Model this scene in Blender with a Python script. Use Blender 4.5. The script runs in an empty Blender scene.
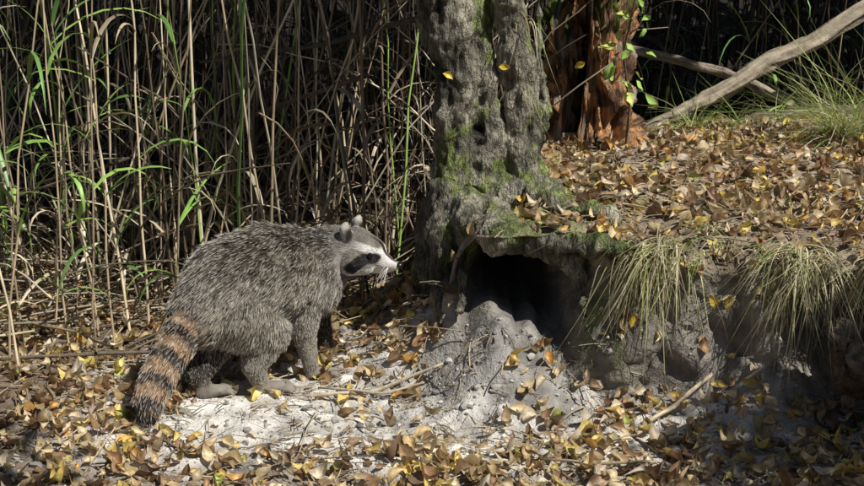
import bpy, math, random
import numpy as np
from mathutils import Vector, noise, Matrix
from mathutils.bvhtree import BVHTree
import bmesh
random.seed(7); rng=np.random.default_rng(7)
scn=bpy.context.scene
scn.view_settings.view_transform='Standard'; scn.view_settings.look='None'; scn.view_settings.exposure=0

# ---------------- helpers ----------------
def nrm(v):
    v=np.asarray(v,float); return v/(np.linalg.norm(v,axis=-1,keepdims=True)+1e-12)
def sstep(a,b,x):
    t=np.clip((np.asarray(x,float)-a)/(b-a),0,1); return t*t*(3-2*t)
class MB:
    def __init__(s): s.v=[];s.q=[];s.c=[];s.n=0
    def grid(s,P,C,wrap=False):
        n,k,m,_=P.shape
        idx=np.arange(n*k*m).reshape(n,k,m)+s.n
        a=idx[:,:-1,:];b=idx[:,1:,:]
        if wrap:
            a2=np.roll(a,-1,2);b2=np.roll(b,-1,2)
            q=np.stack([a,a2,b2,b],-1)
        else:
            q=np.stack([a[:,:,:-1],a[:,:,1:],b[:,:,1:],b[:,:,:-1]],-1)
        s.v.append(P.reshape(-1,3));s.c.append(np.broadcast_to(C,P.shape).reshape(-1,3));s.q.append(q.reshape(-1,4));s.n+=n*k*m
    def ribbons(s,path,side,width,col,fold=0.0):
        if side.ndim==2: side=np.repeat(side[:,None,:],path.shape[1],1)
        if col.ndim==2: col=np.repeat(col[:,None,:],path.shape[1],1)
        w=width[...,None]*side*.5
        t=nrm(np.gradient(path,axis=1)); up=np.cross(side,t)
        P=np.stack([path-w,path+up*width[...,None]*fold,path+w],2)
        s.grid(P,np.repeat(col[:,:,None,:],3,2))
    def tubes(s,path,rad,m,col):
        if col.ndim==2: col=np.repeat(col[:,None,:],path.shape[1],1)
        t=nrm(np.gradient(path,axis=1))
        main=nrm(path[:,-1]-path[:,0])
        ref=np.where(np.abs(main[:,2:3])>.7,np.array([[1.,.13,0]]),np.array([[0,.1,1.]]))[:,None,:]
        u=nrm(np.cross(t,np.broadcast_to(ref,t.shape)));w=np.cross(t,u)
        th=np.linspace(0,2*np.pi,m,endpoint=False)
        P=path[:,:,None,:]+rad[:,:,None,None]*(u[:,:,None,:]*np.cos(th)[None,None,:,None]+w[:,:,None,:]*np.sin(th)[None,None,:,None])
        s.grid(P,np.repeat(col[:,:,None,:],m,2),True)
    def obj(s,name,mat,parent=None,smooth=True):
        V=np.concatenate(s.v);Q=np.concatenate(s.q);C=np.concatenate(s.c)
        me=bpy.data.meshes.new(name)
        me.vertices.add(len(V));me.vertices.foreach_set('co',V.astype(np.float32).ravel())
        me.loops.add(len(Q)*4);me.loops.foreach_set('vertex_index',Q.astype(np.int32).ravel())
        me.polygons.add(len(Q));me.polygons.foreach_set('loop_start',np.arange(0,len(Q)*4,4,dtype=np.int32))
        me.polygons.foreach_set('loop_total',np.full(len(Q),4,np.int32))
        me.polygons.foreach_set('use_smooth',np.full(len(Q),smooth))
        me.update(calc_edges=True)
        setcol(me,C)
        ob=bpy.data.objects.new(name,me);scn.collection.objects.link(ob);me.materials.append(mat)
        if parent: ob.parent=parent
        return ob
def setcol(me,C):
    a=me.color_attributes.new('Col','FLOAT_COLOR','POINT')
    a.data.foreach_set('color',np.concatenate([np.clip(C,0,1),np.ones((len(C),1))],1).astype(np.float32).ravel())

def mat(name,rough=.8,var=.25,nscale=30,bump=.3,bscale=60,transl=0,spec=.3,bdist=.01,stretch=None,extra=None):
    m=bpy.data.materials.new(name);m.use_nodes=True;nt=m.node_tree;N=nt.nodes;L=nt.links
    b=N['Principled BSDF'];b.inputs['Roughness'].default_value=rough;b.inputs['Specular IOR Level'].default_value=spec
    at=N.new('ShaderNodeAttribute');at.attribute_name='Col'
    tc=N.new('ShaderNodeTexCoord');mp=N.new('ShaderNodeMapping');L.new(tc.outputs['Object'],mp.inputs[0])
    if stretch: mp.inputs['Scale'].default_value=stretch
    nz=N.new('ShaderNodeTexNoise');nz.inputs['Scale'].default_value=nscale;nz.inputs['Detail'].default_value=3;nz.inputs['Roughness'].default_value=.65
    L.new(mp.outputs[0],nz.inputs['Vector'])
    mr=N.new('ShaderNodeMapRange');mr.inputs['From Min'].default_value=.3;mr.inputs['From Max'].default_value=.7
    mr.inputs['To Min'].default_value=1-var;mr.inputs['To Max'].default_value=1+var;L.new(nz.outputs[0],mr.inputs[0])
    mx=N.new('ShaderNodeVectorMath');mx.operation='SCALE';L.new(at.outputs['Color'],mx.inputs[0]);L.new(mr.outputs[0],mx.inputs['Scale'])
    col=mx.outputs[0]
    if extra: col=extra(nt,mp,col,b)
    L.new(col,b.inputs['Base Color'])
    if bump>0:
        n2=N.new('ShaderNodeTexNoise');n2.inputs['Scale'].default_value=bscale;n2.inputs['Detail'].default_value=4;n2.inputs['Roughness'].default_value=.7
        L.new(mp.outputs[0],n2.inputs['Vector'])
        bp=N.new('ShaderNodeBump');bp.inputs['Strength'].default_value=bump;bp.inputs['Distance'].default_value=bdist
        L.new(n2.outputs[0],bp.inputs['Height']);L.new(bp.outputs[0],b.inputs['Normal'])
    if transl>0:
        tr=N.new('ShaderNodeBsdfTranslucent');L.new(col,tr.inputs['Color']);ms=N.new('ShaderNodeMixShader');ms.inputs[0].default_value=transl
        L.new(b.outputs[0],ms.inputs[1]);L.new(tr.outputs[0],ms.inputs[2]);L.new(ms.outputs[0],N['Material Output'].inputs['Surface'])
    return m
def edge_darken(nt,mp,col,b):  # darkens the colour towards voronoi cell edges
    N=nt.nodes;L=nt.links
    v=N.new('ShaderNodeTexVoronoi');v.feature='DISTANCE_TO_EDGE';v.inputs['Scale'].default_value=38
    m2=N.new('ShaderNodeMapping');m2.inputs['Scale'].default_value=(1.6,1.6,.35);tc=N.new('ShaderNodeTexCoord')
    L.new(tc.outputs['Object'],m2.inputs[0])
    nz=N.new('ShaderNodeTexNoise');nz.inputs['Scale'].default_value=9;nz.inputs['Detail'].default_value=5;L.new(m2.outputs[0],nz.inputs['Vector'])
    ad=N.new('ShaderNodeMixRGB');ad.inputs[0].default_value=.2;L.new(m2.outputs[0],ad.inputs[1]);L.new(nz.outputs['Color'],ad.inputs[2])
    L.new(ad.outputs[0],v.inputs['Vector'])
    r=N.new('ShaderNodeMapRange');r.inputs['From Min'].default_value=0;r.inputs['From Max'].default_value=.16;r.inputs['To Min'].default_value=.4;r.inputs['To Max'].default_value=1.1
    L.new(v.outputs[0],r.inputs[0])
    s=N.new('ShaderNodeVectorMath');s.operation='SCALE';L.new(col,s.inputs[0]);L.new(r.outputs[0],s.inputs['Scale'])
    return s.outputs[0]
M_ground=mat('soil',.95,.32,16,.9,45,bdist=.02)
M_leaf=mat('dry_leaf',.42,.3,60,.25,150,transl=.28,spec=.5,bdist=.003)
M_reed=mat('reed',.42,.25,12,0,80,spec=.5)
M_grass=mat('grass_blade',.5,.2,20,.0,80,transl=.3)
M_bark=mat('bark',.9,.45,26,1.0,50,bdist=.03,stretch=(1,1,.4),extra=edge_darken)
M_wood=mat('rotten_wood',.9,.6,16,1.0,30,bdist=.04,stretch=(3,3,.35))
M_stick=mat('dead_wood',.8,.35,25,.6,60,bdist=.01)
M_green=mat('canopy_leaf',.5,.2,10,.0,80,transl=.2)
M_crumb=mat('soil_crumb',.95,.25,40,.0,90)
M_skin=mat('raccoon_skin',.8,.2,60,0,90,bdist=.004)

# ---------------- terrain ----------------
xs=np.unique(np.concatenate([-np.geomspace(1.6,40,26)[::-1],np.arange(-1.6,1.7,.0125),np.geomspace(1.7,40,26)]))
yo=np.unique(np.concatenate([-np.geomspace(.05,20,12)[::-1],np.arange(0,2.0,.08),np.arange(2.0,2.86,.0125),np.arange(2.86,3.03,.003),np.arange(3.03,4.7,.0135),np.geomspace(4.75,45,40)]))
def yE_f(x):
    x=np.asarray(x,float);w=.022*np.sin(x*11+1)+.014*np.sin(x*27)+.008*np.sin(x*61+2)
    return np.interp(x,[-.3,-.1,.1,.35,.5,.75,1.0,1.5,3],[3.35,3.25,3.15,3.10,2.95,2.9,2.84,2.74,2.6])+w*sstep(.4,.55,x)
NX,NY=len(xs),len(yo)
X=np.repeat(xs[:,None],NY,1);Yo=np.repeat(yo[None,:],NX,0)
yE=yE_f(X)
fade=sstep(.5,2.4,Yo)*(1-sstep(3.3,5,Yo))
Y=Yo+(yE-3.0)*fade
s=np.clip((Yo-2.88)/.12,0,1);s_=s*s*(3-2*s)
Lm=sstep(-.02,.13,X+ .04*np.sin(Y*5))
G=np.zeros_like(X);G2=np.zeros_like(X)
for i in range(NX):
    for j in range(NY):
        p=Vector((X[i,j],Y[i,j],0));G[i,j]=noise.fractal(p*2.2,1,2,3);G2[i,j]=noise.fractal(p*14,1,2,3)
amp=1-sstep(6,12,np.abs(X)+np.abs(Y-3))*.5
low=.03*G*amp+.013*G2*amp-.01
mound=np.exp(-((X-.19)/.17)**2)*sstep(-.46,-.10,Yo-3.0)
low+=.185*mound*(1+.25*G2)
low+=.12*np.exp(-((X+.02)/.16)**2)*sstep(3.0,3.3,Y)*(1-sstep(3.6,4.0,Y))
low+=.06*np.exp(-((X-.75)/.3)**2)*sstep(-.3,-.1,Yo-3.0)
low+=.05*sstep(.55,1.2,X)*(1-sstep(2.2,2.9,Y))
top=.42+.04*sstep(3.0,4.0,Y)+.03*G+.016*G2+.03*sstep(.8,1.5,X)-.05*sstep(.4,.5,X)*np.exp(-np.clip(Yo-2.99,0,9)/.05)
plate=1-sstep(4.55,5.1,Y+.1*G)*.8
Z=low+(top-low)*s_*Lm*plate
Z+=3.5*sstep(9,14,np.hypot(X*.8,Y-1))
A=.02+.42*np.exp(-((X-.22)/.115)**4)*np.exp(-((s-.50)/.27)**4)+.20*np.exp(-((X-1.0)/.14)**4)*np.exp(-((s-.45)/.28)**2)
win=np.sin(np.pi*np.clip(s,0,1))
Y=Y+Lm*win*A-(.02+.08*np.exp(-((X-.25)/.15)**4))*Lm*np.exp(-((s-.92)/.1)**2)*(1-sstep(3.02,3.2,Yo))
V=np.stack([X,Y,Z],-1).reshape(-1,3)
facew=(win*Lm).reshape(-1);mo_=mound.reshape(-1)
near=(1-sstep(4,7,np.hypot(V[:,0],V[:,1]-3)))
sflat=s.reshape(-1)
rough_a=.005+.042*facew*(1-.85*np.clip(mo_*1.5,0,1)*(sflat<.55))
for k in np.nonzero(near>.02)[0]:
    p=Vector(V[k])
    n1=noise.turbulence_vector(p*8,4,False)
    V[k]+=np.array(n1)*rough_a[k]*near[k]
Gf=G.reshape(-1);G2f=G2.reshape(-1)
grey=np.array([.58,.555,.51]);brown=np.array([.16,.12,.085]);topc=np.array([.30,.24,.175]);facec=np.array([.33,.30,.26])
onTop=(s_*Lm).reshape(-1)
wl=np.clip(sstep(-.75,-1.1,V[:,0])+sstep(3.3,3.5,V[:,1])+sstep(.65,1.0,V[:,0])+.75*sstep(2.62,2.45,V[:,1]+.12*Gf),0,1)[:,None]
lowc=grey*(1-wl)+brown*wl
C=lowc*(1-onTop[:,None])+topc*onTop[:,None]
fw=np.clip(facew*1.3,0,1)[:,None];C=C*(1-fw)+facec*fw
mw=np.clip(mo_*1.3,0,1)[:,None]*(1-onTop[:,None]);C=C*(1-.42*mw)  # mound's partial shade put into its soil colour
C*=(1+.45*G2f+.35*Gf)[:,None]
humus=(sstep(.34,.40,V[:,2])*facew*(V[:,0]>.4))[:,None];C=C*(1-.5*humus)
den_shade=(np.exp(-((V[:,0]-.22)/.15)**4)*sstep(3.12,3.25,V[:,1])*facew)[:,None];C=C*(1-.7*den_shade)  # shade inside the burrow painted into the soil colour
mossw=(sstep(-.05,.25,Gf*.6+G2f*.7)*np.exp(-((V[:,0]-.28)/.35)**2)*np.clip(sstep(.3,.42,V[:,2]),0,1)*(1-sstep(3.4,3.6,V[:,1])))[:,None]*.75
moss2=(sstep(-.15,.15,G2f)*np.exp(-((V[:,0]-.44)/.11)**2)*np.exp(-((V[:,2]-.2)/.14)**2)*np.clip(facew*2,0,1))[:,None]*.7
mossw=np.maximum(mossw,moss2)
C=C*(1-mossw)+np.array([.13,.165,.038])*mossw
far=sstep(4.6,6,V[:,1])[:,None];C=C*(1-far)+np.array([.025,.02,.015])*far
mb=MB();mb.v=[V];mb.c=[C]
idx=np.arange(NX*NY).reshape(NX,NY)
mb.q=[np.stack([idx[:-1,:-1],idx[1:,:-1],idx[1:,1:],idx[:-1,1:]],-1).reshape(-1,4)]
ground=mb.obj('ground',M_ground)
bvh=BVHTree.FromPolygons([tuple(v) for v in V],[tuple(q) for q in mb.q[0]])
def drop(x,y):
    h=bvh.ray_cast(Vector((x,y,6)),Vector((0,0,-1)))
    return (h[0],h[1]) if h[0] else (Vector((x,y,0)),Vector((0,0,1)))
def gz(x,y): return drop(x,y)[0].z

# ---------------- leaves ----------------
PAL=np.array([[.64,.48,.25],[.72,.58,.35],[.78,.58,.17],[.26,.16,.09],[.44,.27,.14],[.74,.63,.46],[.38,.26,.15],[.64,.36,.11],[.48,.50,.14],[.82,.68,.20]])
PW=np.array([.23,.2,.08,.12,.13,.12,.08,.03,.015,.025]);PW/=PW.sum()
def leafbatch(mb,pos,nor,length,cols,curl=1.0,simple=False):
    n=len(pos)
    t=np.linspace(0,1,7);wprof=np.array([.03,.62,.95,1.0,.78,.42,.02]);US=(-1,-.5,0,.5,1)
    if simple: t=np.array([0,.35,.7,1]);wprof=np.array([.1,.95,.8,.05]);US=(-1,1)
    k=len(t);m=len(US)
    r=rng.normal(size=(n,3));a=nrm(np.cross(nor,r));b=np.cross(nor,a)
    wid=length*rng.uniform(.36,.66,n)
    cl=rng.normal(.1,.75,n)*curl;fo=rng.uniform(-.3,1.0,n)*curl;tw=rng.normal(0,.9,n)*curl
    L=length[:,None]*(t[None]-.5)
    zc=cl[:,None]*length[:,None]*((2*t[None]-1)**2)*.45
    mid=pos[:,None,:]+a[:,None,:]*L[...,None]+nor[:,None,:]*zc[...,None]
    mid=mid+b[:,None,:]*(rng.normal(0,.12,n)[:,None]*length[:,None]*((2*t[None]-1)**2))[...,None]
    ph=rng.uniform(0,6.28,n)
    P=[]
    for u in US:
        w=u*wid[:,None]*.5*wprof[None]
        tilt=tw[:,None]*(t[None]-.5)
        wav=.09*length[:,None]*np.sin(ph[:,None]+t[None]*9+u*2)*abs(u)
        up=abs(u)*np.abs(w)*1.0*fo[:,None]*(.6+abs(u))+w*np.sin(tilt)+wav*.6
        P.append(mid+b[:,None,:]*(w*np.cos(tilt))[...,None]+nor[:,None,:]*up[...,None])
    P=np.stack(P,2)
    Cc=np.repeat(np.repeat(cols[:,None,None,:],k,1),m,2).copy()
    if not simple:
        Cc[:,:,2]*=1.2;Cc[:,:,0]*=.85;Cc[:,:,4]*=.85;Cc[:,0]*=.7;Cc[:,-1]*=.7
    Cc*=rng.uniform(.75,1.2,(n,k,m,1))
    mb.grid(P,Cc)
def soft(x,y,cx,cy,rx,ry): return math.exp(-(((x-cx)/rx)**2+((y-cy)/ry)**2)**1.5)
pos=[];nor=[];tries=0
while len(pos)<17000 and tries<90000:
    tries+=1
    x=random.uniform(-2.1,2.3);y=random.uniform(1.6,4.9)
    nz0=noise.fractal(Vector((x*3.5,y*3.5,5)),1,2,3)
    d=.66+.75*nz0
    if y<3.1:
        d-=.78*soft(x,y,-.42,2.76,.34,.17);d-=.65*soft(x,y,-.02,2.88,.15,.14);d-=.55*soft(x,y,-.25,3.0,.2,.12)
        d+=.35*soft(x,y,.1,2.42,1.0,.2)
        d=max(d,.10+.2*nz0)
    if .02<x<.42 and 2.72<y<3.1: d-=.34
    if x>.2 and y>3.05: d+=.1
    if random.random()>d: continue
    p,n=drop(x,y)
    if n.z<.3: continue
    pos.append((p.x,p.y,p.z+random.uniform(.003,.022)));nor.append(n)
pos=np.array(pos);nor=nrm(np.array([tuple(n) for n in nor])+rng.normal(0,.45,(len(pos),3)))
nor[:,2]=np.abs(nor[:,2]);n=len(pos)
cols=PAL[rng.choice(len(PAL),n,p=PW)]*rng.uniform(.55,1.2,(n,1))
mb=MB();leafbatch(mb,pos,nor,rng.uniform(.022,.062,n),cols)
mb.obj('fallen_leaves',M_leaf)

# ---------------- soil crumbs + fine litter ----------------
bm=bmesh.new();bmesh.ops.create_icosphere(bm,subdivisions=1,radius=1);iv=np.array([v.co[:] for v in bm.verts]);iq=[[v.index for v in f.verts] for f in bm.faces];bm.free()
vs=[];fs=[];cs=[]
for k in range(8500):
    x=random.uniform(-1.3,1.3);y=random.uniform(2.1,3.5)
    p,nn=drop(x,y)
    r=random.uniform(.0015,.005) if random.random()<.92 else random.uniform(.005,.014)
    sc=np.array([random.uniform(.7,1.4),random.uniform(.7,1.4),random.uniform(.5,.9)])
    jit=1+rng.uniform(-.3,.3,(12,1))
    vv=iv*jit*sc*r+np.array(p)+np.array([0,0,r*.3]);o=len(vs)*12
    vs.append(vv);fs+= [[a+o for a in f] for f in iq];c=np.array([.50,.475,.43])*random.uniform(.3,1.1)
    if p.z>.3 or x<-1: c=np.array([.24,.18,.12])*random.uniform(.5,1.2)
    cs.append(np.repeat(c[None],12,0))
me=bpy.data.meshes.new('soil_crumbs');me.from_pydata(np.concatenate(vs).tolist(),[],fs);setcol(me,np.concatenate(cs));me.materials.append(M_crumb)
scn.collection.objects.link(bpy.data.objects.new('soil_crumbs',me))
mb=MB()
n=3800;x=rng.uniform(-1.5,1.6,n);y=rng.uniform(2.1,4.6,n);P=[];
for i in range(n):
    L=random.uniform(.02,.09) if random.random()<.93 else random.uniform(.1,.25)
    a=random.uniform(0,6.28);dx,dy=math.cos(a)*L/2,math.sin(a)*L/2
    z0=gz(x[i]-dx,y[i]-dy);z1=gz(x[i]+dx,y[i]+dy)
    if abs(z0-z1)>.05: z1=z0
    zo=random.uniform(.004,.018)
    P.append([(x[i]-dx,y[i]-dy,z0+zo),(x[i]+random.uniform(-.005,.005),y[i]+random.uniform(-.005,.005),(z0+z1)/2+zo+.004),(x[i]+dx,y[i]+dy,z1+zo)])
P=np.array(P);r=rng.uniform(.0008,.0022,n)
mb.tubes(P,np.repeat(r[:,None],3,1),4,np.array([[.40,.32,.22]])*rng.uniform(.3,1.4,(n,1)))
mb.obj('twig_litter',M_stick)

# ---------------- reeds ----------------
mb=MB()
TAN=np.array([[.70,.59,.40],[.50,.40,.26],[.32,.25,.17],[.17,.13,.09],[.76,.67,.49]])
GRN=np.array([[.18,.32,.07],[.28,.42,.10],[.10,.20,.05]])
def stalks(x,y,h,lean,rad,col,k=8,leafp=.8,green=.1,lw=(.006,.016),lcm=1.0):
    n=len(x);z=np.array([gz(a,b) for a,b in zip(x,y)])
    t=np.linspace(0,1,k);az=rng.uniform(0,2*np.pi,n)
    ld=np.stack([np.cos(az),np.sin(az),0*az],1)
    up=np.stack([0*az,0*az,1+0*az],1)
    base=np.stack([x,y,z-.02],1)
    ang=lean[:,None]*(.6+.8*t[None])
    dirs=np.sin(ang)[...,None]*ld[:,None]+np.cos(ang)[...,None]*up[:,None]
    path=base[:,None]+np.cumsum(dirs*(h/k)[:,None,None],1)-dirs[:,:1]*(h/k)[:,None,None]
    path[...,2]=np.maximum(path[...,2],z[:,None]+.005)
    path[...,1]=np.where(path[...,0]<.3,np.maximum(path[...,1],3.0),path[...,1])
    path[...,1]=np.where((path[...,0]>-.15)&(path[...,0]<.9),np.maximum(path[...,1],3.75),path[...,1])
    path+= rng.normal(0,.005,(n,k,3))
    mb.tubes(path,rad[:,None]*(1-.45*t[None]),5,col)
    m=int(n*leafp*4)
    si=rng.integers(0,n,m);ti=rng.integers(1,k-1,m)
    p0=path[si,ti];a2=rng.uniform(0,2*np.pi,m);L=rng.uniform(.18,.5,m)
    out=np.stack([np.cos(a2),np.sin(a2),0*a2],1);kk=8;tt=np.linspace(0,1,kk)
    el=rng.uniform(.5,1.35,m);dr=rng.uniform(.6,2.9,m)
    e=el[:,None]-dr[:,None]*tt[None]**1.3
    d=np.cos(e)[...,None]*out[:,None]+np.sin(e)[...,None]*np.array([0,0,1.])
    pp=p0[:,None]+np.cumsum(d*(L/kk)[:,None,None],1)-d[:,:1]*(L/kk)[:,None,None]
    side=nrm(np.cross(out,np.array([0,0,1.]))+rng.normal(0,.3,(m,3)))
    w=rng.uniform(*lw,m)[:,None]*np.array([.6,.9,1,1,.9,.7,.4,.05])[None]
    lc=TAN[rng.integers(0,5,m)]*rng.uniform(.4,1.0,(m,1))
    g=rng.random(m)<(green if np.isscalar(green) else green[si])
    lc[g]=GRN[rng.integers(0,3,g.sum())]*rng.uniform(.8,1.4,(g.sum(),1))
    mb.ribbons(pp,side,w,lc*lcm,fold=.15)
n=190;x=rng.uniform(-2.7,.2,n);y=3.66+rng.beta(1.0,1.3,n)*.6+.1*np.sin(x*4)
keep=~((x>-.12)&(y<4.0));x=x[keep];y=y[keep];n=len(x)
col=TAN[rng.integers(0,5,n)]*rng.uniform(.35,1.15,(n,1));g=rng.random(n)<.12;col[g]=GRN[rng.integers(0,3,g.sum())]*1.3
stalks(x,y,rng.uniform(1.3,2.3,n),np.abs(rng.normal(0,.22,n)),rng.uniform(.0022,.006,n),col,leafp=.33,green=np.where(x<-.6,.75,.15),lw=(.006,.018))
n=300;x=rng.uniform(-2.3,.2,n);y=rng.uniform(3.72,4.6,n)
keep=~((x>-.2)&(y<4.0));x=x[keep];y=y[keep];n=len(x)
stalks(x,y,rng.uniform(.5,1.6,n),rng.uniform(.3,1.3,n),rng.uniform(.002,.005,n),TAN[rng.integers(0,5,n)]*rng.uniform(.25,1.0,(n,1)),leafp=.3,green=.03)
n=330;x=rng.uniform(-3.2,.4,n);y=4.4+rng.random(n)*1.6
stalks(x,y,rng.uniform(1.3,2.3,n),np.abs(rng.normal(0,.25,n)),rng.uniform(.003,.006,n),TAN[rng.integers(1,4,n)]*rng.uniform(.15,.45,(n,1)),leafp=.4,green=.2,lcm=.3)  # reeds further back: shade by depth painted as darker stalks and leaves
n=1000;x=rng.uniform(-4.5,5,n);y=rng.uniform(6.0,8,n)
stalks(x,y,rng.uniform(1.2,2.2,n),np.abs(rng.normal(0,.25,n)),rng.uniform(.004,.008,n),TAN[rng.integers(2,4,n)]*rng.uniform(.08,.2,(n,1)),leafp=.9,green=.5,lw=(.015,.03),lcm=.2)  # deepest rows: background shade put into the reed colours
n=26;x=rng.uniform(.9,3,n);y=rng.uniform(5.2,6,n)
stalks(x,y,rng.uniform(1.2,2.2,n),np.abs(rng.normal(0,.3,n)),rng.uniform(.003,.005,n),TAN[rng.integers(0,4,n)]*rng.uniform(.4,.8,(n,1)),leafp=1.0,green=.85)
fx=np.array([-1.12,-1.07,-.98,-1.2,-.93,-1.28,-1.02,-1.32,-.88,-1.15,-.8,-1.4,-.95,-1.22,-1.1]);fy=np.array([3.1,3.35,3.3,3.2,3.5,3.3,3.5,3.05,3.55,3.5,3.58,3.45,3.4,3.4,3.55])
n=len(fx);stalks(fx,fy,rng.uniform(1.2,1.9,n),np.abs(rng.normal(0,.12,n)),rng.uniform(.003,.005,n),TAN[rng.integers(0,3,n)]*1.1,leafp=1.5,green=.8,lw=(.008,.018))
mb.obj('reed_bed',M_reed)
mb=MB();n=150
x=rng.uniform(-2.0,-.1,n);y=3.3+rng.random(n)*.8+.2*(x>-.5);a=rng.normal(.2,.6,n)+np.where(rng.random(n)<.5,0,.5);L=rng.uniform(.2,.9,n);P=[]
for i in range(n):
    row=[];zo=random.uniform(.01,.10);
    for t in np.linspace(-.5,.5,5):
        px_=x[i]+math.cos(a[i])*L[i]*t;py=y[i]+math.sin(a[i])*L[i]*t
        px_=min(px_,-.02);py=max(py,3.12)
        row.append((px_,py,gz(px_,py)+zo+t*zo))
    P.append(row)
P=np.array(P);mb.tubes(P,np.repeat(rng.uniform(.0015,.0045,n)[:,None],5,1),5,TAN[rng.integers(0,5,n)]*rng.uniform(.3,1.0,(n,1)))
mb.obj('fallen_reeds',M_reed)

# ---------------- sculpt utility ----------------
def hullpair(bm,p0,r0,p1,r1):
    b=bmesh.new()
    for p,r in ((p0,r0),(p1,r1)):
        bmesh.ops.create_icosphere(b,subdivisions=3,radius=r,matrix=Matrix.Translation(Vector(p)))
    res=bmesh.ops.convex_hull(b,input=b.verts)
    junk=list({e for e in res['geom_interior']+res['geom_unused'] if isinstance(e,bmesh.types.BMVert)})
    bmesh.ops.delete(b,geom=junk,context='VERTS')
    me=bpy.data.meshes.new('t');b.to_mesh(me);b.free();bm.from_mesh(me);bpy.data.meshes.remove(me)
def remeshed(name,bm,voxel,smooth):
    me=bpy.data.meshes.new(name);bm.to_mesh(me);bm.free()
    ob=bpy.data.objects.new(name,me);scn.collection.objects.link(ob)
    m=ob.modifiers.new('r','REMESH');m.mode='VOXEL';m.voxel_size=voxel
    m=ob.modifiers.new('s','SMOOTH');m.iterations=smooth;m.factor=.5
    dg=bpy.context.evaluated_depsgraph_get();new=bpy.data.meshes.new_from_object(ob.evaluated_get(dg))
    ob.modifiers.clear();ob.data=new;new.name=name
    new.polygons.foreach_set('use_smooth',np.full(len(new.polygons),True))
    return ob
def verts(me):
    a=np.empty(len(me.vertices)*3,np.float32);me.vertices.foreach_get('co',a);return a.reshape(-1,3).astype(float)
def vnorm(me):
    a=np.empty(len(me.vertices)*3,np.float32);me.vertices.foreach_get('normal',a);return a.reshape(-1,3).astype(float)

# ---------------- main tree ----------------
bm=bmesh.new()
def chain(pts):
    for (a,ra),(b,rb) in zip(pts[:-1],pts[1:]): hullpair(bm,a,ra,b,rb)
chain([((.080,3.42,.40),.085),((.080,3.40,.53),.070),((.074,3.40,.72),.060),((.035,3.43,1.0),.076),((-.02,3.45,1.6),.08),((-.1,3.5,2.4),.07),((-.15,3.6,3.4),.05)])
chain([((.27,3.36,.44),.075),((.272,3.38,.56),.050),((.252,3.40,.76),.041),((.215,3.40,1.0),.042),((.23,3.42,1.6),.045),((.35,3.5,2.5),.04),((.5,3.6,3.4),.03)])
chain([((.17,3.37,.40),.075),((.165,3.38,.56),.050),((.15,3.41,.74),.036),((.12,3.45,1.0),.036),((.08,3.50,1.4),.03)])
chain([((.29,3.42,.45),.025),((.322,3.42,.62),.014),((.30,3.44,.9),.012),((.3,3.46,1.7),.010)])
chain([((.05,3.36,.45),.060),((.04,3.27,.33),.048),((.035,3.21,.23),.036),((.04,3.15,.15),.024),((.05,3.12,.08),.014)])
chain([((.02,3.40,.42),.05),((-.01,3.36,.25),.035),((-.04,3.31,.08),.03)])
chain([((.14,3.26,.41),.055),((.24,3.10,.395),.050),((.34,3.03,.39),.046),((.43,2.97,.395),.028),((.52,2.92,.40),.014)])
chain([((.1,3.30,.43),.05),((.12,3.16,.40),.042),((.20,3.07,.40),.038)])
chain([((.1,3.24,.38),.028),((.085,3.14,.29),.018),((.075,3.08,.2),.010)])
chain([((.36,3.05,.38),.026),((.385,3.02,.30),.016),((.40,2.98,.20),.008)])
chain([((.25,3.34,.46),.06),((.36,3.22,.44),.035),((.47,3.12,.43),.018)])
chain([((.28,3.38,.46),.05),((.40,3.43,.455),.026),((.53,3.45,.44),.014)])
tree=remeshed('alder_tree',bm,.008,2)
me=tree.data;V=verts(me);N=vnorm(me);C=np.zeros_like(V)
for i in range(len(V)):
    p=Vector(V[i]);q=Vector((p.x*34,p.y*34,p.z*9))
    rd=1-abs(noise.noise(q))*2;big=noise.fractal(p*9,1,2,4)
    fine=noise.fractal(p*34,1,2,3)
    V[i]+=N[i]*(.010*rd+.026*big+.008*fine-.005)
    lowz=float(sstep(.62,.45,p.z))
    mo=noise.fractal(p*8+Vector((3,1,7)),1,2,5)+.25*N[i][0]+.35*N[i][2]*lowz-.20+.26*lowz+.5*fine
    if p.z<.34: mo-=.25
    w=float(sstep(.12,.6,mo))*.8
    c=np.array([.30,.28,.215])*(.6+.6*max(rd,-.3)*.6+.9*big);c=c*(1-w)+np.array([.135,.175,.038])*(1+fine)*w
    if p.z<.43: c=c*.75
    if p.x<.04: c=c*.75  # unlit left side of the trunk darkened in the colour
    C[i]=c
me.vertices.foreach_set('co',V.astype(np.float32).ravel());me.update();setcol(me,C);me.materials.append(M_bark)

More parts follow.
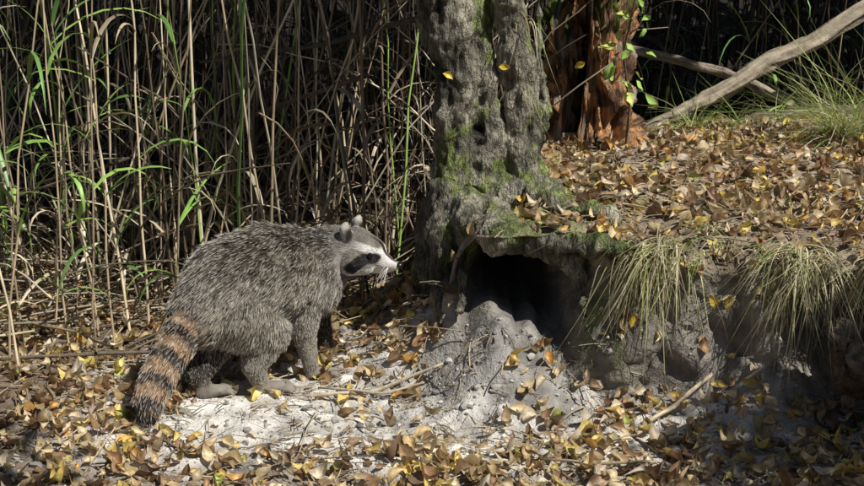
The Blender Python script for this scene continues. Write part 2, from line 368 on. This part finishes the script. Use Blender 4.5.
# ---------------- broken stump ----------------
nz_,nt=90,130
zz=np.linspace(0,1,nz_);th=np.linspace(0,2*np.pi,nt,endpoint=False)
bx,by=.575,4.22;bz=gz(bx,by)-.03;outer=[]
for layer in (0,1):
    P=np.zeros((1,nz_,nt,3));Cc=np.zeros((1,nz_,nt,3))
    for j,t in enumerate(th):
        da=abs((t-math.radians(228)+math.pi)%(2*math.pi)-math.pi)
        cut=.04+1.0*min(1,max(0,(da-.30)/.5))
        H=(.62+.25*noise.noise(Vector((math.cos(t)*2,math.sin(t)*2,0)))+.14*noise.noise(Vector((t*6,0,4))))*1.15
        H=.06+H*min(1,cut)
        for i,z in enumerate(zz):
            h=z*H
            r=.108+.085*math.exp(-h/.07)*(1+.5*math.sin(t*5))+.02*noise.noise(Vector((math.cos(t)*3,math.sin(t)*3,h*2)))
            r+=.075*noise.fractal(Vector((math.cos(t)*6,math.sin(t)*6,h*9)),1,2,4)*(1 if layer==0 else .7)
            if layer: r-=.034*(1-z**4*.8)
            lean=-.03*h/.6
            P[0,i,j]=(bx+r*math.cos(t)*1.05+lean,by+r*math.sin(t)*.9,bz+h)
            f=noise.fractal(Vector((math.cos(t)*5,math.sin(t)*5,h*12+layer)),1,2,4)
            c=np.array([.60,.36,.20])*(1+.8*f) if f>-.18 else np.array([.18,.10,.06])
            if .05<f<.25: c=c*np.array([1.1,.8,.55])
            if f>.35: c=np.array([.55,.47,.38])
            if layer: c=c*.6
            if h>.42 and f>-.05 and math.cos(t-math.radians(240))>0: c=np.array([.15,.20,.04])
            Cc[0,i,j]=c
    outer.append((P,Cc))
mb=MB();mb.grid(*outer[0],wrap=True);mb.grid(outer[1][0][:,:,::-1],outer[1][1][:,:,::-1],wrap=True)
rim=np.stack([outer[0][0][0,-1],outer[1][0][0,-1]],0)[None];mb.grid(rim,np.full(rim.shape,.12),wrap=True)
mb.obj('broken_tree_stump',M_wood)

# ---------------- logs, sticks ----------------
def log(name,pts,rads,col,m=20,sub=30,mat_=M_stick,rough=.12):
    pts=np.array(pts,float);t=np.linspace(0,len(pts)-1,sub);base=np.stack([np.interp(t,np.arange(len(pts)),pts[:,k]) for k in range(3)],1)
    base+=np.array([[noise.noise(Vector((a*1.7,k*9,len(name)))) for k in range(3)] for a in t])*rads[0]*.8
    rr=np.interp(t,np.arange(len(pts)),rads)
    tt=nrm(np.gradient(base,axis=0));u=nrm(np.cross(tt,[0,.1,1.]));w=np.cross(tt,u)
    P=np.zeros((1,sub+2,m,3));Cc=np.zeros((1,sub+2,m,3))
    for i in range(sub):
        for j in range(m):
            a=2*np.pi*j/m
            f=noise.fractal(Vector((math.cos(a)*2.5,math.sin(a)*2.5,t[i]*3)),1,2,3)
            P[0,i+1,j]=base[i]+rr[i]*(1+rough*f*2)*(u[i]*math.cos(a)+w[i]*math.sin(a))
            Cc[0,i+1,j]=np.array(col)*(1+.6*f)
    P[0,0]=base[0];P[0,-1]=base[-1];Cc[0,0]=np.array(col)*.6;Cc[0,-1]=np.array(col)*.6
    b=MB();b.grid(P,Cc,wrap=True);return b.obj(name,mat_)
log('fallen_log',[(.80,4.5,.46),(1.1,4.6,.60),(1.5,4.8,.78),(2.2,5.1,1.12)],[.022,.028,.032,.04],(.30,.255,.19),sub=60,rough=.25)
log('fallen_log',[(.85,5.4,.70),(1.25,5.2,.62),(1.5,5.0,.50)],[.018,.020,.018],(.30,.25,.19),rough=.2)
log('fallen_log',[(1.0,4.9,.40),(1.6,4.85,.47),(2.4,5.0,.5)],[.04,.045,.04],(.10,.08,.06))
log('dead_branch',[(-.75,3.9,.78),(-.35,3.85,.84),(-.05,3.7,.93),(.1,3.6,.93)],[.006,.008,.010,.012],(.10,.085,.065),m=10)
log('dead_branch',[(-1.6,4.0,.25),(-.9,3.9,.5),(-.2,3.8,.75)],[.004,.006,.008],(.13,.10,.075),m=10)
z=lambda x,y,o: (x,y,gz(x,y)+o)
log('stick',[z(.50,2.70,.02),z(.60,2.77,.035),z(.70,2.83,.06)],[.005,.006,.005],(.48,.40,.28),m=8,sub=14)
log('stick',[z(-.33,2.92,.015),z(-.15,2.98,.02),z(.03,3.0,.03)],[.004,.006,.004],(.46,.40,.30),m=8,sub=14)
log('stick',[z(-.30,2.97,.02),z(-.12,2.95,.025),z(-.02,2.99,.03)],[.003,.004,.003],(.40,.34,.25),m=8,sub=14)
log('stick',[z(.25,2.5,.02),z(.38,2.48,.03),z(.5,2.52,.02)],[.003,.004,.003],(.3,.24,.16),m=8,sub=14)
log('stick',[z(-1.25,3.15,.03),z(-.95,3.2,.04),z(-.72,3.28,.03)],[.005,.006,.004],(.14,.11,.08),m=8,sub=14)
log('rotten_log',[(1.0,2.62,.16),(1.08,2.72,.20),(1.3,2.95,.22)],[.06,.08,.08],(.26,.20,.15),m=40,sub=40,mat_=M_wood,rough=.5)

# ---------------- grass clumps ----------------
def clump(name,roots,heads,L,droop,cols,n,spread=.5,w=(.0018,.0042),el=(.1,1.0)):
    b=MB();ri=rng.integers(0,len(roots),n);p0=np.array(roots)[ri]+rng.normal(0,.014,(n,3))
    hd=np.array(heads)[ri]+rng.normal(0,spread,(n,2));hd=nrm(hd);k=12;t=np.linspace(0,1,k)
    Ls=rng.uniform(*L,n)*rng.uniform(.5,1,n);e0=rng.uniform(*el,n);d=rng.uniform(*droop,n)
    e=np.maximum(e0[:,None]-d[:,None]*np.minimum(1,t[None]*1.8),-1.5+rng.uniform(0,.6,n)[:,None])
    az=rng.normal(0,.9,n)[:,None]*t[None]
    hx=hd[:,0:1]*np.cos(az)-hd[:,1:2]*np.sin(az);hy=hd[:,0:1]*np.sin(az)+hd[:,1:2]*np.cos(az)
    dd=np.stack([np.cos(e)*hx,np.cos(e)*hy,np.sin(e)],-1)
    path=p0[:,None]+np.cumsum(dd*(Ls/k)[:,None,None],1)-dd[:,:1]*(Ls/k)[:,None,None]
    side=nrm(np.cross(np.concatenate([hd,np.zeros((n,1))],1),[0,0,1.])+rng.normal(0,.25,(n,3)))
    ww=rng.uniform(*w,n)[:,None]*(1-t[None]**2*.95)
    cc=np.array(cols)[rng.integers(0,len(cols),n)]*rng.uniform(.6,1.2,(n,1))
    b.ribbons(path,side,ww,cc,fold=.2);return b.obj(name,M_grass)
straw=[[.70,.64,.42],[.62,.56,.34],[.46,.46,.22],[.34,.40,.13],[.74,.68,.48],[.36,.28,.17]]
green=[[.32,.46,.10],[.44,.52,.17],[.22,.36,.08],[.60,.58,.30]]
def edge(xx):
    return [(x,float(yE_f(x))+random.uniform(-.03,.05),gz(x,float(yE_f(x))+.04)) for x in xx]
clump('grass_clump',edge([.55,.57,.60,.63]),[(-.6,-.7)]*4,(.2,.46),(1.3,2.8),straw,230,.5)
clump('grass_clump',edge([.88,.92,.95]),[(-.5,-.7)]*3,(.2,.5),(1.2,2.8),straw,210,.55)
clump('grass_clump',edge([1.08,1.12]),[(-.3,-.7)]*2,(.2,.42),(1.2,2.8),straw,110,.6)
clump('grass_clump',edge([1.25,1.3,1.5]),[(-.3,-.8)]*3,(.15,.4),(1.2,2.7),straw,110,.6)
clump('grass_clump',edge(np.linspace(.5,1.4,12)),[(-.3,-.6)]*12,(.05,.18),(.6,2.6),straw+green,230,.9,el=(.3,1.4))
clump('grass_clump',[(x,y,gz(x,y)) for x,y in [(1.36,3.95),(1.45,4.0),(1.55,4.1),(1.40,4.15),(1.65,4.0)]],[(-.5,-.2)]*5,(.3,.7),(.4,1.9),green+green+straw,520,.7,el=(.9,1.5),w=(.002,.005))
clump('grass_clump',[(x,y,gz(x,y)) for x,y in [(1.0,4.5),(1.15,4.45),(1.3,4.5),(.95,4.4)]],[(-.2,-.2)]*4,(.15,.45),(.4,1.9),green,150,.9,el=(.8,1.5),w=(.002,.005))
clump('grass_clump',[(x,y,gz(x,y)) for x,y in [(1.0,3.3),(1.2,3.2),(.9,3.15),(1.3,3.35),(.72,3.05)]],[(-.3,-.6)]*5,(.06,.2),(.8,2.2),straw+green,170,.8,el=(.5,1.4))
clump('grass_clump',[(.25,3.36,.75),(.24,3.36,.95)],[(.4,-.6)]*2,(.15,.35),(1.5,2.8),straw,16,.4,w=(.0015,.003))
b=MB();tw=np.array([[(.66,4.05,.47),(.66,4.0,.62),(.63,3.98,.8),(.66,3.95,1.0),(.72,3.95,1.2)]],float)
b.tubes(tw,np.array([[.005,.004,.004,.003,.002]]),6,np.array([[.14,.11,.07]]))
pts=[];
for i in range(24):
    f=random.uniform(1.0,3.9);i0=int(f);p=tw[0,i0]*(1-f+i0)+tw[0,min(4,i0+1)]*(f-i0);pts.append(p+rng.normal(0,.035,3))
pts=np.array(pts);nn=nrm(rng.normal(0,.6,(24,3))+np.array([.4,-.7,.5]));lc=np.where(rng.random((24,1))<.7,np.array([[.36,.56,.13]]),np.array([[.62,.66,.18]]))
leafbatch(b,pts,nn,rng.uniform(.035,.07,24),lc,.4);b.obj('leafy_sapling',M_green)
b=MB();pts=np.array([(.045,3.31,.80),(.20,3.33,.82),(.44,3.6,.80),(.5,2.86,.24),(.55,2.9,.32),(.7,2.86,.29)]);b_n=nrm(np.array([[0,-1,.4]]*6)+rng.normal(0,.3,(6,3)))
leafbatch(b,pts,b_n,rng.uniform(.03,.045,6),np.array([[.8,.58,.08]]*6)*rng.uniform(.8,1.1,(6,1)),.5)
b.obj('caught_leaves',M_leaf)

# ---------------- trees added to cast shade, crowns out of view ----------------
def add_shade_tree(name,base,h,crown,nl,col,tr=.12,size=.1,sp=.14):
    x,y=base;z0=gz(x,y)-.1
    e=bpy.data.objects.new(name,None);scn.collection.objects.link(e)
    b=MB();k=10;t=np.linspace(0,1,k)
    P=[];R=[]
    P.append(np.stack([x+.15*np.sin(t*3),y+.1*np.sin(t*4),z0+h*t],1));R.append(tr*(1-.75*t))
    for c in crown:
        tip=np.array(c[:3])+rng.normal(0,c[3]*.3,3);tip[2]=max(tip[2],2.1);s0=random.uniform(.45,.9)
        st=np.array([x+.15*math.sin(s0*3),y+.1*math.sin(s0*4),z0+h*s0]);q=st[None]*(1-t[:,None])+tip[None]*t[:,None];q[:,2]+=.15*np.sin(t*3.14)
        P.append(q);R.append(tr*.35*(1-.85*t))
    b.tubes(np.array(P),np.array(R),10,np.array([[.11,.09,.07]]*len(P)));o=b.obj('trunk_and_limbs',M_stick,e)
    b=MB();pp=[]
    for c in crown:
        m=int(nl/len(crown));sub=rng.normal(0,1,(max(4,m//30),3))*np.array([1,1,.5])*c[3]*.5
        q=sub[rng.integers(0,len(sub),m)]+rng.normal(0,sp,(m,3));pp.append(q+np.array(c[:3]))
    pp=np.concatenate(pp);pp[:,2]=np.maximum(pp[:,2],1.75);m=len(pp)
    leafbatch(b,pp,nrm(rng.normal(0,1,(m,3))+[0,0,.9]),rng.uniform(size*.7,size*1.3,m),np.array([col])*rng.uniform(.5,1.6,(m,1)),.3,simple=True)
    b.obj('foliage',M_green,e)
G1=(.05,.085,.02)
J=lambda xs_,ys_,z0,r:[(a+random.uniform(-.15,.15),b_+random.uniform(-.12,.12),z0+random.uniform(-.1,.3),r) for a in xs_ for b_ in ys_]
add_shade_tree('shade_tree',(-2.2,7.0),4.5,J((-2.2,-1.2,-.2,.75),(3.5,4.3),2.75,.52)+J((-2.2,-1.2,-.2,.8,1.6),(5.2,6.1),2.75,.55),6500,G1,size=.2)
add_shade_tree('shade_tree',(3.4,7.2),4.6,J((2.4,3.4,4.4,5.2),(4.8,5.7,6.6),2.75,.55),4700,G1,size=.2)
add_shade_tree('shade_tree',(.8,9.0),4.6,J((-2.4,-.9,.6,2.1,3.6,5.1),(7.0,8.0,9.0),2.9,.8),6500,G1,size=.25)
add_shade_tree('shade_tree',(4.4,.6),3.6,[(2.35,1.30,2.6,.16),(2.6,1.45,2.6,.15),(2.75,1.0,2.8,.25),(3.4,.7,3.0,.5)],850,G1,size=.09,sp=.10)  # foliage added out of view to shade the lower right corner
add_shade_tree('shade_tree',(1.6,-.6),3.4,[(.45,1.35,2.6,.16),(.2,1.05,2.7,.20),(.9,.3,3.0,.4)],480,G1,size=.08,sp=.1)  # foliage added out of view to shade the lower left

# ---------------- raccoon ----------------
rac=bpy.data.objects.new('raccoon',None);scn.collection.objects.link(rac)
Hc=np.array([-.197,3.165,.340]);f=nrm([.93,-.33,-.10]);lt=nrm(np.cross(f,[0,0,1.]));u=np.cross(lt,f)
def hp(a,b,c): return Hc+f*a+lt*b+u*c
hd=nrm([.68,.72,0.]);rt=np.array([hd[1],-hd[0],0])
back=np.array([-hd[0]*.8,-hd[1]*.8,-.45])
S=[]
def seg(p0,r0,p1,r1,fl,ln,kind): S.append((np.array(p0,float),r0,np.array(p1,float),r1,nrm(fl),ln,kind))
seg((-.572,2.935,.240),.090,(-.515,3.00,.288),.120,back,.030,'body')
seg((-.515,3.00,.288),.120,(-.44,3.08,.298),.126,back,.032,'body')
seg((-.44,3.08,.298),.126,(-.36,3.155,.295),.103,back,.030,'body')
seg((-.36,3.155,.292),.103,(-.27,3.18,.325),.073,(-.85,-.1,-.5),.024,'neck')
seg((-.27,3.18,.327),.073,hp(-.015,0,0),.055,(-.9,.1,-.4),.018,'neck')
seg((-.33,3.15,.245),.078,(-.30,3.16,.285),.070,(-.4,-.1,-.9),.024,'chest')
seg(hp(-.01,0,.004),.056,hp(.03,0,-.002),.046,-f,.009,'head')
for sgn in (-1,1):
    seg(hp(-.005,sgn*.030,-.018),.041,hp(.03,sgn*.018,-.022),.031,-f*.7+lt*sgn*.4-u*.4,.018,'head')
    # cupped ear: rim segments around a hollow facing forward
    for (da,db,dc,r) in ((-.004,.012,.062,.0085),(-.006,.022,.052,.0085),(-.006,.000,.054,.0085),(-.012,.011,.050,.011)):
        seg(hp(-.022,sgn*(.034+db*.4),.036),.013,hp(-.024+da,sgn*(.034+db),.008+dc+.008),r,u,.0045,'ear')
seg(hp(.03,0,-.006),.037,hp(.075,0,-.018),.023,-f,.005,'head')
seg(hp(.07,0,-.018),.023,hp(.108,0,-.023),.013,-f,.0035,'head')
seg(hp(.05,0,-.034),.021,hp(.090,0,-.035),.011,-f,.0035,'head')
dn=(0,0,-1)
def paw(p,dr,sc=1.):
    dr=nrm(dr);sd=np.array([dr[1],-dr[0],0])
    p=np.array(p,float)
    seg(p+[0,0,.016],.018*sc,p+dr*.045*sc+[0,0,.012],.015*sc,dr,.005,'paw')
    for i,o in enumerate((-.020,-.010,0,.010,.020)):
        L=(.022,.029,.032,.029,.022)[i]*sc
        a=p+dr*.046*sc+sd*o*sc+np.array([0,0,.012]);bq=a+dr*L*.6+sd*o*.5+np.array([0,0,.004]);c=bq+dr*L*.5+np.array([0,0,-.009])
        seg(a,.0066*sc,bq,.0060*sc,dr,.003,'paw');seg(bq,.0060*sc,c,.0045*sc,dr,.003,'paw')
zr=gz(-.42,2.98)+.004
seg((-.505,2.95,.235),.092,(-.435,2.985,.165),.062,(-.3,-.2,-1),.024,'thigh')
seg((-.435,2.985,.165),.058,(-.462,2.950,.088),.031,(-.1,0,-1),.014,'leg')
seg((-.462,2.950,.088),.029,(-.448,2.960,zr+.022),.020,dn,.007,'leg')
paw((-.450,2.960,zr),(.95,.20,0),1.15)
zl=gz(-.58,2.90)+.003
seg((-.59,2.985,.225),.078,(-.575,2.965,.14),.052,(-.2,-.2,-1),.022,'thighL')
seg((-.575,2.965,.14),.049,(-.60,2.905,.075),.028,(0,0,-1),.012,'legL')
seg((-.60,2.905,.075),.026,(-.585,2.90,zl+.022),.020,dn,.007,'legL')
paw((-.590,2.895,zl),(.8,.35,0),1.05)
zf=gz(-.35,3.13)+.003
seg((-.35,3.12,.23),.060,(-.350,3.100,.14),.036,(0,0,-1),.016,'leg')
seg((-.350,3.100,.14),.033,(-.330,3.115,zf+.02),.019,dn,.007,'leg')
paw((-.332,3.112,zf),(.9,.3,0),1.)
zf2=gz(-.30,3.27)
seg((-.33,3.22,.22),.058,(-.325,3.25,.13),.036,(0,0,-1),.016,'legL')
seg((-.325,3.25,.13),.034,(-.30,3.27,zf2+.02),.019,dn,.007,'legL')
paw((-.303,3.267,zf2),(.9,.3,0),.95)
T=[((-.585,2.91,.240),.054),((-.625,2.865,.198),.044),((-.655,2.825,.152),.040),((-.678,2.79,.105),.038),((-.692,2.765,.068),.034),((-.688,2.745,.045),.024)]
for (a,ra),(b_,rb) in zip(T[:-1],T[1:]): seg(a,ra,b_,rb,np.array(b_)-np.array(a),.022,'tail')
bm=bmesh.new()
for q in S: hullpair(bm,q[0],q[1],q[2],q[3])
body=remeshed('body',bm,.005,3);body.parent=rac;me=body.data
V=verts(me);me.calc_loop_triangles();T3=np.empty(len(me.loop_triangles)*3,np.int32);me.loop_triangles.foreach_get('vertices',T3);T3=T3.reshape(-1,3)
VN=vnorm(me)
rb=BVHTree.FromPolygons([tuple(v) for v in V],[tuple(int(i) for i in t) for t in T3])
def surf(a,c,sgn,off=0):
    o=hp(a,sgn*.2,c);h=rb.ray_cast(Vector(o),Vector(-lt*sgn));return np.array(h[0])+lt*sgn*off
eyes=[surf(.047,.004,s_g,-.0020) for s_g in (1,-1)]
nose=hp(.119,0,-.020)
Atri=np.linalg.norm(np.cross(V[T3[:,1]]-V[T3[:,0]],V[T3[:,2]]-V[T3[:,0]]),axis=1)
cen=V[T3].mean(1)
hdist=np.linalg.norm(cen-hp(.03,0,0),axis=1)
wt=Atri*np.where(hdist<.11,3.0,1.0)
NH=140000
ti=rng.choice(len(T3),NH,p=wt/wt.sum());r1=np.sqrt(rng.random(NH));r2=rng.random(NH)
w3=np.stack([1-r1,r1*(1-r2),r1*r2],1)
R=(V[T3[ti]]*w3[...,None]).sum(1);RN=nrm((VN[T3[ti]]*w3[...,None]).sum(1))
def segd(P,a,ra,b,rb_):
    ab=b-a;t=np.clip(((P-a)@ab)/(ab@ab+1e-9),0,1);return np.linalg.norm(P-(a+t[:,None]*ab),axis=1)-(ra+(rb_-ra)*t),t
def field(P):
    D=np.stack([segd(P,*q[:4])[0] for q in S],1)
    W=np.exp(-np.clip(D-D.min(1,keepdims=True),0,1)/.010);W/=W.sum(1,keepdims=True)
    fl=W@np.stack([q[4] for q in S]);ln=W@np.array([q[5] for q in S]);
    kinds=['body','neck','chest','head','ear','thigh','leg','thighL','legL','paw','tail']
    K=np.stack([W[:,[i for i,q in enumerate(S) if q[6]==k]].sum(1) for k in kinds],1)
    return fl,ln,dict(zip(kinds,K.T))
def d2(a,c,p,q):
    p=np.array(p);q=np.array(q);P=np.stack([a,c],1);ab=q-p;t=np.clip(((P-p)@ab)/(ab@ab),0,1);return np.linalg.norm(P-(p+t[:,None]*ab),axis=1)
def colour(P,Nn,K):
    n=len(P)
    nzv=np.array([noise.noise(Vector(p)*22) for p in P])
    nz2=np.array([noise.noise(Vector(p)*60) for p in P])
    root=np.tile(np.array([.045,.035,.026]),(n,1));tip=np.tile(np.array([.27,.235,.185]),(n,1))
    topness=sstep(.25,.95,Nn[:,2])[:,None]
    tip=tip*(1-.35*topness);root=root*(1-.2*topness)
    side=sstep(.12,.5,-Nn[:,1])[:,None]*(1-sstep(.22,.35,P[:,2]))[:,None]
    tip=tip*(1+.60*side);root=root*(1+1.0*side)
    tip=tip*(1+.6*nzv[:,None]+.7*nz2[:,None])
    def mixk(k,rc,tc):
        nonlocal root,tip
        w=K[k][:,None];root=root*(1-w)+np.array(rc)*w;tip=tip*(1-w)+np.array(tc)*w
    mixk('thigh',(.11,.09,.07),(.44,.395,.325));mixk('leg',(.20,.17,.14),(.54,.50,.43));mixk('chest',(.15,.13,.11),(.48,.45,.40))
    mixk('thighL',(.03,.022,.016),(.09,.065,.048));mixk('legL',(.025,.018,.014),(.06,.045,.035));mixk('paw',(.16,.14,.115),(.46,.42,.36))  # left legs: the body's shadow painted into the fur colour
    w=(K['neck']*(sstep(-.42,-.32,P[:,0]))*sstep(.26,.31,P[:,2]))[:,None];tip=tip*(1-.60*w);root=root*(1-.4*w)
    w=(K['neck']*sstep(.03,-.05,P[:,2]-.27))[:,None];tip=tip*(1-w)+np.array([.50,.47,.42])*w
    pts=np.array([t[0] for t in T]);sl=np.concatenate([[0],np.cumsum(np.linalg.norm(np.diff(pts,axis=0),axis=1))])
    best=np.full(n,9.);ss=np.zeros(n)
    for i in range(len(pts)-1):
        d,t=segd(P,pts[i],0,pts[i+1],0);m=d<best;best[m]=d[m];ss[m]=(sl[i]+t*(sl[i+1]-sl[i]))[m]
    ss=ss/sl[-1]+.03*nzv
    band=.5+.5*np.cos(2*np.pi*(ss*4.4-.10));dark=sstep(.40,.75,band)
    dark=np.maximum(dark,sstep(.97,1.0,ss))[:,None]
    w=np.clip(K['tail']*1.4*sstep(.02,.10,ss),0,1)[:,None]
    rc=np.array([.20,.12,.07])*(1-dark)+np.array([.02,.013,.01])*dark;tc=np.array([.58,.39,.22])*(1-dark)+np.array([.05,.032,.022])*dark
    root=root*(1-w)+rc*w;tip=tip*(1-w)+tc*w
    Q=P-Hc;a=Q@f;b=np.abs(Q@lt);c=Q@u
    hw=np.clip(K['head']*1.2,0,1)
    hc=np.tile(np.array([.32,.29,.24]),(n,1))
    hc=hc*(1-.35*sstep(.025,.05,c))[:,None]
    def paint(m,colr):
        nonlocal hc
        m=m[:,None];hc=hc*(1-m)+np.array(colr)*m
    wob=.003*nzv
    paint(1-sstep(.010,.020,d2(a,c,(-.022,-.004),(-.008,-.042))+wob),(.70,.67,.61))
    paint(1-sstep(.012,.017,d2(a,c,(.07,-.038),(.0,-.052))+wob),(.84,.81,.75))
    paint(1-sstep(.007,.011,d2(a,c,(.068,.012),(.005,.028))+wob),(.88,.86,.81))
    paint(1-sstep(.006,.012,d2(a,c,(.005,.028),(-.022,.008))+wob),(.78,.75,.70))
    paint(sstep(.064,.074,a),(.86,.83,.78))
    paint(1-sstep(.012,.016,d2(a,c,(.058,-.002),(.035,-.004))+wob),(.010,.008,.008))
    paint(1-sstep(.014,.018,d2(a,c,(.035,-.008),(.014,-.030))+wob),(.012,.010,.009))
    paint((1-sstep(.005,.009,b))*sstep(.015,.04,a)*sstep(-.02,-.008,c),(.07,.05,.04))
    hw=hw[:,None];root=root*(1-hw)+hc*.8*hw;tip=tip*(1-hw)+hc*hw
    ew=K['ear'][:,None];inner=(sstep(.0,.5,Nn@f)*(1-sstep(.062,.070,c))*(1-sstep(.012,.020,np.abs(b-.044))))[:,None]
    ec=np.array([.62,.59,.53])*(1-inner)+np.array([.05,.04,.035])*inner
    root=root*(1-ew)+ec*.6*ew;tip=tip*(1-ew)+ec*ew
    return root,tip
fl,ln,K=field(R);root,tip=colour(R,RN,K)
keep=np.ones(NH,bool)
for e in eyes: keep&=np.linalg.norm(R-e,axis=1)>.0095
keep&=np.linalg.norm(R-nose,axis=1)>.012
R,RN,fl,ln,root,tip=R[keep],RN[keep],fl[keep],ln[keep],root[keep],tip[keep];NH=len(R)
kh=K['head'][keep]+K['ear'][keep]+K['paw'][keep]
fl=fl-(fl*RN).sum(1,keepdims=True)*RN*.9;fl=nrm(fl)
clv=np.array([noise.noise_vector(Vector(p)*36) for p in R])
gl=(rng.random(NH)<.24)&(kh<.3)
ln=ln*rng.uniform(.6,1.1,NH)*np.where(gl,1.3,1.0)
lift=np.where(kh>.3,.35,.48)[:,None]
d0=nrm(RN*lift*1.3+fl*.9+clv*.32+rng.normal(0,.08,(NH,3)));d1=nrm(RN*lift*.35+fl*1.0+clv*.38+rng.normal(0,.08,(NH,3)))
k=5;t=np.linspace(0,1,k);P=R[:,None]-RN[:,None]*.001+ln[:,None,None]*(d0[:,None]*(t-.5*t*t)[None,:,None]+d1[:,None]*(.5*t*t)[None,:,None])
m=np.clip((t-.3)/.55,0,1)[None,:,None];Cc=root[:,None]*(1-m)+tip[:,None]*m
Cc*=rng.uniform(.6,1.35,(NH,1,1))
pale=gl&(rng.random(NH)<.55);Cc[pale,3:]=Cc[pale,3:]*.25+np.array([.80,.75,.66])*.75
darkg=gl&~pale;Cc[darkg,2:]*=.25
rad=np.where(kh>.3,.00036,.00046)[:,None]*np.array([1,1,.9,.7,.2])[None]
mf=bpy.data.materials.new('fur');mf.use_nodes=True;nt_=mf.node_tree;b=nt_.nodes['Principled BSDF'];b.inputs['Roughness'].default_value=.4;b.inputs['Specular IOR Level'].default_value=.45
at=nt_.nodes.new('ShaderNodeAttribute');at.attribute_name='fcol';nt_.links.new(at.outputs['Color'],b.inputs['Base Color'])
def hairs(name,P,Cc,rad):
    n,k=P.shape[:2];cu=bpy.data.hair_curves.new(name);cu.add_curves([k]*n)
    cu.attributes['position'].data.foreach_set('vector',P.astype(np.float32).ravel())
    a=cu.attributes.get('radius') or cu.attributes.new('radius','FLOAT','POINT');a.data.foreach_set('value',rad.astype(np.float32).ravel())
    a=cu.attributes.new('fcol','FLOAT_COLOR','POINT');a.data.foreach_set('color',np.concatenate([np.clip(Cc,0,1),np.ones((n,k,1))],2).astype(np.float32).ravel())
    cu.materials.append(mf);o=bpy.data.objects.new(name,cu);scn.collection.objects.link(o);o.parent=rac;return o
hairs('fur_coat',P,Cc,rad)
W=[];
for sgn in (1,-1):
    for i in range(9):
        p0=hp(.078+.016*random.random(),sgn*.016,-.026+.006*random.uniform(-1,1));d=nrm(f*.25+lt*sgn*.8-u*random.uniform(.1,.9)-f*random.uniform(0,.5));L=random.uniform(.04,.07)
        W.append([p0+d*L*q-u*.012*q*q for q in np.linspace(0,1,5)])
W=np.array(W);hairs('whiskers',W,np.full(W.shape,.75),np.tile(np.array([.0004,.0004,.0003,.0003,.0001]),(len(W),1)))
fl_,ln_,K_=field(V);r_,t_=colour(V,VN,K_);setcol(me,r_*.6+t_*.3);me.materials.append(M_skin)
def gloss(name,c,r):
    m=bpy.data.materials.new(name);m.use_nodes=True;b=m.node_tree.nodes['Principled BSDF'];b.inputs['Base Color'].default_value=(*c,1);b.inputs['Roughness'].default_value=r;return m
me_=gloss('eye_gloss',(.01,.007,.005),.05);mn=gloss('nose_wet',(.015,.013,.013),.3)
def ball(name,p,sx,mat_):
    bm=bmesh.new();bmesh.ops.create_icosphere(bm,subdivisions=3,radius=1);m_=bpy.data.meshes.new(name)
    for v in bm.verts:
        c=np.array(v.co);v.co=Vector(p+f*c[0]*sx[0]+lt*c[1]*sx[1]+u*c[2]*sx[2])
    for fc in bm.faces: fc.smooth=True
    bm.to_mesh(m_);bm.free();o=bpy.data.objects.new(name,m_);scn.collection.objects.link(o);m_.materials.append(mat_);o.parent=rac
ball('eye_right',eyes[0],(.0085,.0075,.0080),me_);ball('eye_left',eyes[1],(.0085,.0075,.0080),me_);ball('nose',nose,(.010,.0115,.009),mn)

# ---------------- light + camera ----------------
EL,AZ=52,128
w=bpy.data.worlds.new('World');scn.world=w;w.use_nodes=True;nt=w.node_tree
sky=nt.nodes.new('ShaderNodeTexSky');sky.sky_type='NISHITA';sky.sun_disc=False;sky.sun_elevation=math.radians(EL);sky.sun_rotation=math.radians(AZ)
nt.links.new(sky.outputs[0],nt.nodes['Background'].inputs[0]);nt.nodes['Background'].inputs[1].default_value=.05
sd=bpy.data.lights.new('sun','SUN');sd.energy=5;sd.angle=math.radians(.5);sd.color=(1,.96,.89);so=bpy.data.objects.new('sun',sd);scn.collection.objects.link(so)
el=math.radians(EL);az=math.radians(AZ);ts=Vector((math.sin(az)*math.cos(el),math.cos(az)*math.cos(el),math.sin(el)))
so.rotation_euler=ts.to_track_quat('Z','Y').to_euler();so.location=(4,-2,6)
cd=bpy.data.cameras.new('camera');cd.lens=50;cd.sensor_width=36;cd.clip_end=200;cd.clip_start=.05
co=bpy.data.objects.new('camera',cd);scn.collection.objects.link(co);co.location=(0,0,1.15);co.rotation_euler=(math.radians(76),0,0);scn.camera=co
